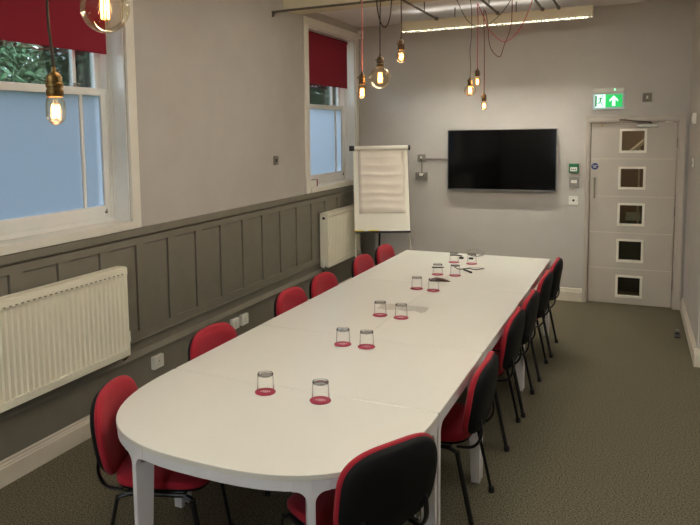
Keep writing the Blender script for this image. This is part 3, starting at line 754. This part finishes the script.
for i, (x, y, l) in enumerate(GL):
    c = cp if i == 0 else copy_tree(cp); c.location = (x, y, ZT_); c.rotation_euler = (0, 0, .45+random.uniform(-.3, .3))
    tag(c, 'maroon round coaster under tumbler '+l.replace(', ', ' '), 'coaster', 'maroon coasters along the table')
    g_ = gp if i == 0 else copy_tree(gp); g_.location = (x+.001, y+.002, ZT_+.0042)
    tag(g_, 'upturned clear tumbler, '+l, 'glass', 'upturned tumblers along the table')
# clear plastic sheet
m = MB(); a_ = [(1.585,-3.83),(1.66,-3.845),(1.72,-3.80),(1.78,-3.835),(1.84,-3.80),(1.895,-3.835),(1.915,-3.80),(1.91,-3.68),(1.86,-3.66),(1.74,-3.675),(1.62,-3.665),(1.58,-3.70)]
m.prism(a_, 0, .002); o = m.build('plastic_sheet', M['sheet'], loc=(0, 0, ZT_), bevel=.001); tag(o, 'clear crumpled plastic sheet lying behind the third pair of tumblers', 'plastic sheet')
# brown wedge
t = tag(empty('glasses_case', (1.76, -2.83, ZT_), .2), 'dark brown wedge shaped case behind the fourth pair of tumblers', 'case')
MB().loft([[(-.075, y*.5, 0), (-.075, y*.5, .014), (-.03, y, .028), (.03, y*.8, .022), (.085, y*.25, .004), (.085, y*.25, 0)] for y in (-.03, .03)]).build('body', M['leather'], t, .003)
box('clasp', -.079, -.074, -.008, .008, .002, .014, M['steel'], t)
# black pen
o = MB().tube([(-.055, 0, 0), (-.048, 0, 0), (.04, 0, 0), (.055, 0, 0)], [.003, .006, .006, .002], 10).build('pen', M['black'], loc=(1.61, -2.30, ZT_+.0065), smooth=True); o.rotation_euler = (0, 0, .35); tag(o, 'black pen lying behind the left tumbler of the fifth pair', 'pen')
# cables
pts = catmull([(1.74, -2.22, 0), (1.80, -2.30, 0), (1.86, -2.24, 0), (1.93, -2.27, 0), (1.99, -2.20, 0)], 6)
o = MB().tube(pts, .004, 8).build('cable', M['black'], loc=(0, 0, ZT_+.0045), smooth=True); tag(o, 'thin black cable curling behind the right tumbler of the fifth pair', 'cable')
o = MB().tube([(1.845, -2.33, 0), (1.93, -2.43, 0)], [.007, .009], 10).build('remote_control', M['black'], loc=(0, 0, ZT_+.010), smooth=True); tag(o, 'small black presenter stick right of the fifth pair of tumblers', 'remote control')
pts = [(1.97+.06*math.cos(a)*1.3-.05, -2.17+.025*math.sin(a)) for a in [i*PI/6 for i in range(12)]]
o = MB().prism(pts, 0, .004).build('plastic_sachet', M['sheet'], loc=(0, 0, ZT_+.0), bevel=.001); tag(o, 'small flat clear plastic sachet behind the cable', 'sachet')
# clear bag with black adapters
t = tag(empty('plastic_bag', (1.80, -1.62, ZT_)), 'crumpled clear plastic bag behind the farthest pair of tumblers', 'bag')
m = MB(); rnd = random.Random(5)
bmesh.ops.create_icosphere(m.bm, subdivisions=3, radius=1)
for v in m.bm.verts: v.co = Vector((v.co.x*.085, v.co.y*.06, max(-.0, (v.co.z+1)*.033)))*(1+rnd.uniform(-.14, .14)); v.co.z = max(v.co.z, .001)
m.build('bag_film', M['bag'], t)
for (x, y, l) in [(1.70, -1.78, 'small black adapter lying left of the clear bag'), (1.79, -1.775, 'small black adapter lying in front of the clear bag')]:
    o = box('adapter', -.02, .02, -.014, .014, 0, .018, M['black'], None, .003); o.location = (x, y, ZT_); tag(o, l, 'adapter', 'black adapters near the clear bag')
o = MB().tube(catmull([(1.56, -1.66, 0), (1.62, -1.64, 0), (1.68, -1.67, 0)], 5), .006, 8).build('cable', M['black'], loc=(0, 0, ZT_+.0065), smooth=True); tag(o, 'short black lead behind the left tumbler of the farthest pair', 'cable')

# ------------------------------------------------------------------ conduits under the ceiling
CZZ = 3.1
m = MB(); m.tube(catmull([(.0015, -2.30, 3.055), (.025, -2.30, 3.085), (.07, -2.30, CZZ), (1.5, -2.30, CZZ), (5.9, -2.30, CZZ)], 5), .011, 10)
for x in (.9, 2.6, 4.3): m.box(x-.004, x+.004, -2.303, -2.297, CZZ, H)
o = m.build('ceiling_conduit', M['galv'], smooth=True); tag(o, 'long metal conduit crossing below the ceiling beam from the left wall', 'conduit', 'metal conduits under the ceiling')
for x, yf, l in [(1.23, -.93, 'leftmost metal conduit running back to the strip light'), (1.86, -.93, 'second metal conduit from the left running back to the strip light'), (2.29, -.93, 'third metal conduit from the left running back to the strip light'), (2.44, -.93, 'rightmost metal conduit running back to the strip light')]:
    m = MB(); m.tube([(x, -2.28, CZZ+.022), (x, yf, CZZ+.022)], .011, 10); m.tube([(x, yf-.02, CZZ+.022), (x, yf+.01, CZZ+.022)], .019, 12)
    m.box(x-.004, x+.004, -1.4, -1.392, CZZ+.02, H)
    o = m.build('ceiling_conduit', M['galv'], smooth=True); tag(o, l, 'conduit', 'metal conduits under the ceiling')

# ------------------------------------------------------------------ strip lights
def strip(x0, x1, y, z0, z1, label, opal=None):
    t = tag(empty('strip_light', ((x0+x1)/2, y, z0)), label, 'light', 'long strip lights below the ceiling'); hw = (x1-x0)/2; h = z1-z0
    if opal:
        MB().loft([[(x, -.075, .012), (x, -.07, h), (x, .07, h), (x, .075, .012)] for x in (-hw, hw)]).build('diffuser', M[opal], t, .003)
    else:
        m = MB(); m.box(-hw, hw, -.075, -.069, 0, h); m.box(-hw, hw, .069, .075, 0, h); m.box(-hw, hw, -.069, .069, h-.008, h)
        m.box(-hw, -hw+.006, -.069, .069, 0, h-.008); m.box(hw-.006, hw, -.069, .069, 0, h-.008)
        m.build('housing', M['beam'], t, .0015)
        m = MB(); m.box(-hw+.006, hw-.006, -.0689, -.0675, .001, h-.009); m.box(-hw+.006, hw-.006, .0675, .0689, .001, h-.009); m.build('reflector', M['louv'], t)
        box('tube_lamp', -hw+.03, hw-.03, -.022, .022, h-.026, h-.012, M['diff' if y > -2 else 'diff2'], t, .003)
        box('added_uplight', -hw+.05, hw-.05, -.03, .03, h+.0005, h+.004, M['added_uplight'], t)  # glowing strip added on top to brighten ceiling and upper wall
        m = MB(); n = int(2*hw/.04)
        for i in range(1, n): x = -hw+i*2*hw/n; m.box(x-.0012, x+.0012, -.0685, .0685, .002, .045)
        m.build('louvre', M['louv'], t)
    m = MB()
    for x in (-hw*.4, hw*.25): m.tube([(x, 0, h), (x, 0, H-z0)], .006, 8)
    m.build('hanging_rod', M['galv'], t, smooth=True)
strip(.80, 2.74, -.75, 3.035, 3.135, 'cream strip light hanging parallel to the back wall')
strip(1.45, 3.39, -3.75, 3.035, 3.135, 'unseen strip light added over the middle of the table, above the frame', 'opal2')  # added out of view to brighten the side walls and far table
strip(.85, 2.79, -6.4, 3.035, 3.135, 'unseen strip light added over the near end of the table, above the frame')  # added above the view to light the near table
strip(.4, 2.0, -9.0, 3.035, 3.135, 'unseen strip light added behind the camera', 'opal')  # added as ambient fill from behind, never in view
strip(3.6, 5.4, -5.2, 3.035, 3.135, 'unseen strip light added in the wider part of the room', 'opal')  # added off to the right to raise the ambient light

# ------------------------------------------------------------------ pendants
def holder(m_, z):   # lathe profile from z (bottom of holder) up, .06 tall
    return [(.0, z), (.019, z), (.0205, z+.004), (.0205, z+.016), (.0185, z+.018), (.0185, z+.022), (.021, z+.024), (.021, z+.032), (.0185, z+.034), (.0185, z+.048), (.013, z+.056), (.006, z+.060), (.005, z+.072), (0, z+.072)]
def pendant(kind, x, y, zb, zh, cable, cm, label, top=CZZ, big=.0625, sway=0):
    """zb = bottom of the bulb, zh = top of the holder"""
    t = tag(empty('pendant_lamp', (x, y, zb)), label, 'lamp', 'bare filament bulb pendants'); hz = zh-zb-.072
    if kind == 'globe':
        R = big; cz = R; pr = [(R*math.sin(a), cz-R*math.cos(a)) for a in [i*PI/14 for i in range(0, 13)]]
        neck = [(.0165, hz+.004), (.0165, hz+.012)]
        pr = [p for p in pr if p[1] < hz-.004]+neck; fh, fr_, fn = (cz-.026, cz+.03), .010, 4
    elif kind == 'tube':
        R = .0235; L_ = hz; pr = [(R*math.sin(a), R-R*math.cos(a)) for a in [i*PI/14 for i in range(0, 8)]]+[(R, L_*.75), (R*.9, L_*.9), (.016, L_+.004), (.016, L_+.01)]; fh, fr_, fn = (.016, L_*.72), .0085, 6
    else:
        R = big; pr = [(R*math.sin(a), R*1.0-R*math.cos(a)) for a in [i*PI/14 for i in range(0, 9)]]+[(R*.9, hz*.62), (R*.68, hz*.82), (.016, hz+.003), (.016, hz+.01)]; fh, fr_, fn = (.018, hz*.72), .009, 5
    m = MB(); m.loft([[(max(r, .0003)*math.cos(2*PI*k/28), max(r, .0003)*math.sin(2*PI*k/28), z) for k in range(28)] for r, z in pr], cap0=True, cap1=False)
    b = m.build('bulb', M['bulb'], t, smooth=True)
    m = MB()
    N_ = fn*2; P_ = []
    for i in range(N_): a = 2*PI*i/N_; P_.append((fr_*math.cos(a), fr_*math.sin(a), fh[i % 2])); P_.append((fr_*math.cos(a+.1), fr_*math.sin(a+.1), fh[(i+1) % 2]))
    m.tube(P_, .0009, 5); m.build('filament', M['fil'], b)
    MB().lathe([(.003, fh[0]), (.003, hz)], n=8).build('filament_support', M['bulb'], b)
    MB().lathe(holder(None, hz), n=28).build('lamp_holder', M['brass' if kind == 'tube' and y < -6 else 'darkbrass'], t, smooth=True)
    mm = MB(); mm.tube([(-.017, 0, hz+.04), (-.028, 0, hz+.04)], .004, 8); mm.build('switch_key', M['brass'], t, smooth=True)
    pts = catmull([Vector(p)-Vector((x, y, zb)) for p in [(x, y, zh-.004)]+cable], 6)
    MB().tube(pts, .0034, 8).build('flex', cm, t, smooth=True)
    lp = bpy.data.lights.new('bulb_glow', 'POINT'); lp.energy = 1.5; lp.color = (1, .62, .30); lp.shadow_soft_size = .02
    lo = bpy.data.objects.new('bulb_glow', lp); COL.objects.link(lo); lo.parent = t; lo.location = (0, 0, (fh[0]+fh[1])/2)
    return t
RY = -6.95
def rod(y, l):
    m = MB(); m.tube([(1.3, y, 3.1), (3.4, y, 3.1)], .011, 10)
    for x in (1.5, 3.2): m.box(x-.004, x+.004, y-.003, y+.003, 3.1, H)
    tag(m.build('ceiling_conduit', M['galv'], smooth=True), l, 'conduit', 'metal conduits under the ceiling')
rod(-6.90, 'metal conduit carrying the nearest pendants, above the frame'); rod(-4.42, 'metal conduit carrying the middle pendants, above the frame')
pendant('tube', 1.868, -6.95, 1.973, 2.113, [(1.864,-6.95,2.16),(1.858,-6.95,2.27),(1.852,-6.93,2.6),(1.85,-6.90,3.09)], M['cabbrown'], 'small tubular filament pendant on brown flex, leftmost, in front of near window')
pendant('globe', 1.905, -6.80, 2.209, 2.40, [(1.905,-6.80,2.6),(1.91,-6.85,2.9),(1.91,-6.90,3.09)], M['cabbrown'], 'large globe filament pendant at top left, beside near window')
pendant('tube', 1.741, -4.50, 2.132, 2.286, [(1.743,-4.5,2.5),(1.74,-4.48,2.8),(1.74,-4.42,3.09)], M['cabpink'], 'tubular filament pendant hanging on pink flex near the far window')
pendant('globe', 1.849, -4.50, 2.184, 2.378, [(1.851,-4.5,2.6),(1.856,-4.48,2.8),(1.86,-4.42,3.09)], M['cabbrown'], 'globe filament pendant in the middle cluster', big=.061)
pendant('pear', 1.909, -4.30, 2.341, 2.488, [(1.911,-4.3,2.6),(1.915,-4.34,2.85),(1.92,-4.42,3.09)], M['cabbrown'], 'small pear shaped filament pendant, highest of the middle cluster', big=.032)
pendant('globe', 1.850, -2.16, 2.238, 2.404, [(1.855,-2.16,2.5),(1.847,-2.16,2.62),(1.858,-2.16,2.75),(1.857,-2.16,2.98),(1.86,-2.29,3.112)], M['cabgrey'], 'small globe filament pendant, left of the farthest cluster', big=.05)
pendant('tube', 1.912, -2.16, 2.324, 2.477, [(1.911,-2.16,2.6),(1.916,-2.17,2.85),(1.915,-2.20,2.99),(1.925,-2.22,3.0),(1.97,-2.2,2.89),(2.02,-2.2,2.78),(2.13,-2.2,2.68),(2.23,-2.2,2.73),(2.30,-2.2,2.84),(2.36,-2.2,3.0),(2.38,-2.29,3.112)], M['cabred'], 'tubular filament pendant on looping red flex in the farthest cluster')
pendant('tube', 1.970, -2.16, 2.117, 2.266, [(1.970,-2.16,2.45),(1.967,-2.16,2.75),(1.965,-2.18,2.94),(1.985,-2.2,2.93),(2.005,-2.2,2.82),(2.02,-2.2,2.66),(2.065,-2.2,2.58),(2.11,-2.2,2.56),(2.14,-2.2,2.65),(2.19,-2.2,2.79),(2.20,-2.2,2.95),(2.21,-2.29,3.112)], M['cabmix'], 'lowest pendant of the farthest cluster, on twisted red and black flex')
o = MB().tube(catmull([(1.79,-4.42,3.09),(1.825,-4.5,2.75),(1.84,-4.5,2.60),(1.865,-4.5,2.53),(1.89,-4.5,2.53),(1.912,-4.5,2.60),(1.91,-4.46,2.78),(1.92,-4.42,3.09)], 6), .0034, 8).build('slack_flex', M['cabbrown'], smooth=True); tag(o, 'brown loop of spare flex above the middle pendants', 'cable', 'slack flex loops')
o = MB().tube(catmull([(1.72,-2.29,3.112),(1.74,-2.2,3.06),(1.79,-2.2,2.95),(1.85,-2.2,2.86),(1.96,-2.2,2.81),(2.10,-2.2,2.90),(2.19,-2.2,3.02),(2.24,-2.29,3.112)], 6), .0034, 8).build('slack_flex', M['cabgrey'], smooth=True); tag(o, 'grey loop of spare flex behind the farthest pendants', 'cable', 'slack flex loops')
# ------------------------------------------------------------------ light and world
w = bpy.data.worlds.new('world'); sc.world = w; w.use_nodes = True
bg = w.node_tree.nodes['Background']; bg.inputs[0].default_value = (.72, .85, 1.0, 1); bg.inputs[1].default_value = 4.6
for i, (y0, y1) in enumerate(WIN+[None]*0):
    al = bpy.data.lights.new('window_portal', 'AREA'); al.shape = 'RECTANGLE'; al.size = y1-y0; al.size_y = ZT-ZB; al.cycles.is_portal = True
    ao = bpy.data.objects.new('window_portal', al); COL.objects.link(ao); ao.location = (-.27, (y0+y1)/2, (ZB+ZT)/2); ao.rotation_euler = (0, -PI/2, 0)
al = bpy.data.lights.new('window_portal', 'AREA'); al.shape = 'RECTANGLE'; al.size = 1.2; al.size_y = 1.9; al.cycles.is_portal = True
ao = bpy.data.objects.new('window_portal', al); COL.objects.link(ao); ao.location = (2.0, YF-.12, 2.05); ao.rotation_euler = (PI/2, 0, 0)
sc.view_settings.view_transform = 'Standard'; sc.view_settings.look = 'None'; sc.view_settings.exposure = 0.8; sc.view_settings.gamma = 1; sc.view_settings.use_curve_mapping = False
sc.cycles.use_denoising = True
sc.cycles.max_bounces = 10; sc.cycles.diffuse_bounces = 5; sc.cycles.transparent_max_bounces = 16; sc.cycles.transmission_bounces = 8
sc.cycles.caustics_reflective = False; sc.cycles.caustics_refractive = False; sc.cycles.sample_clamp_indirect = 6
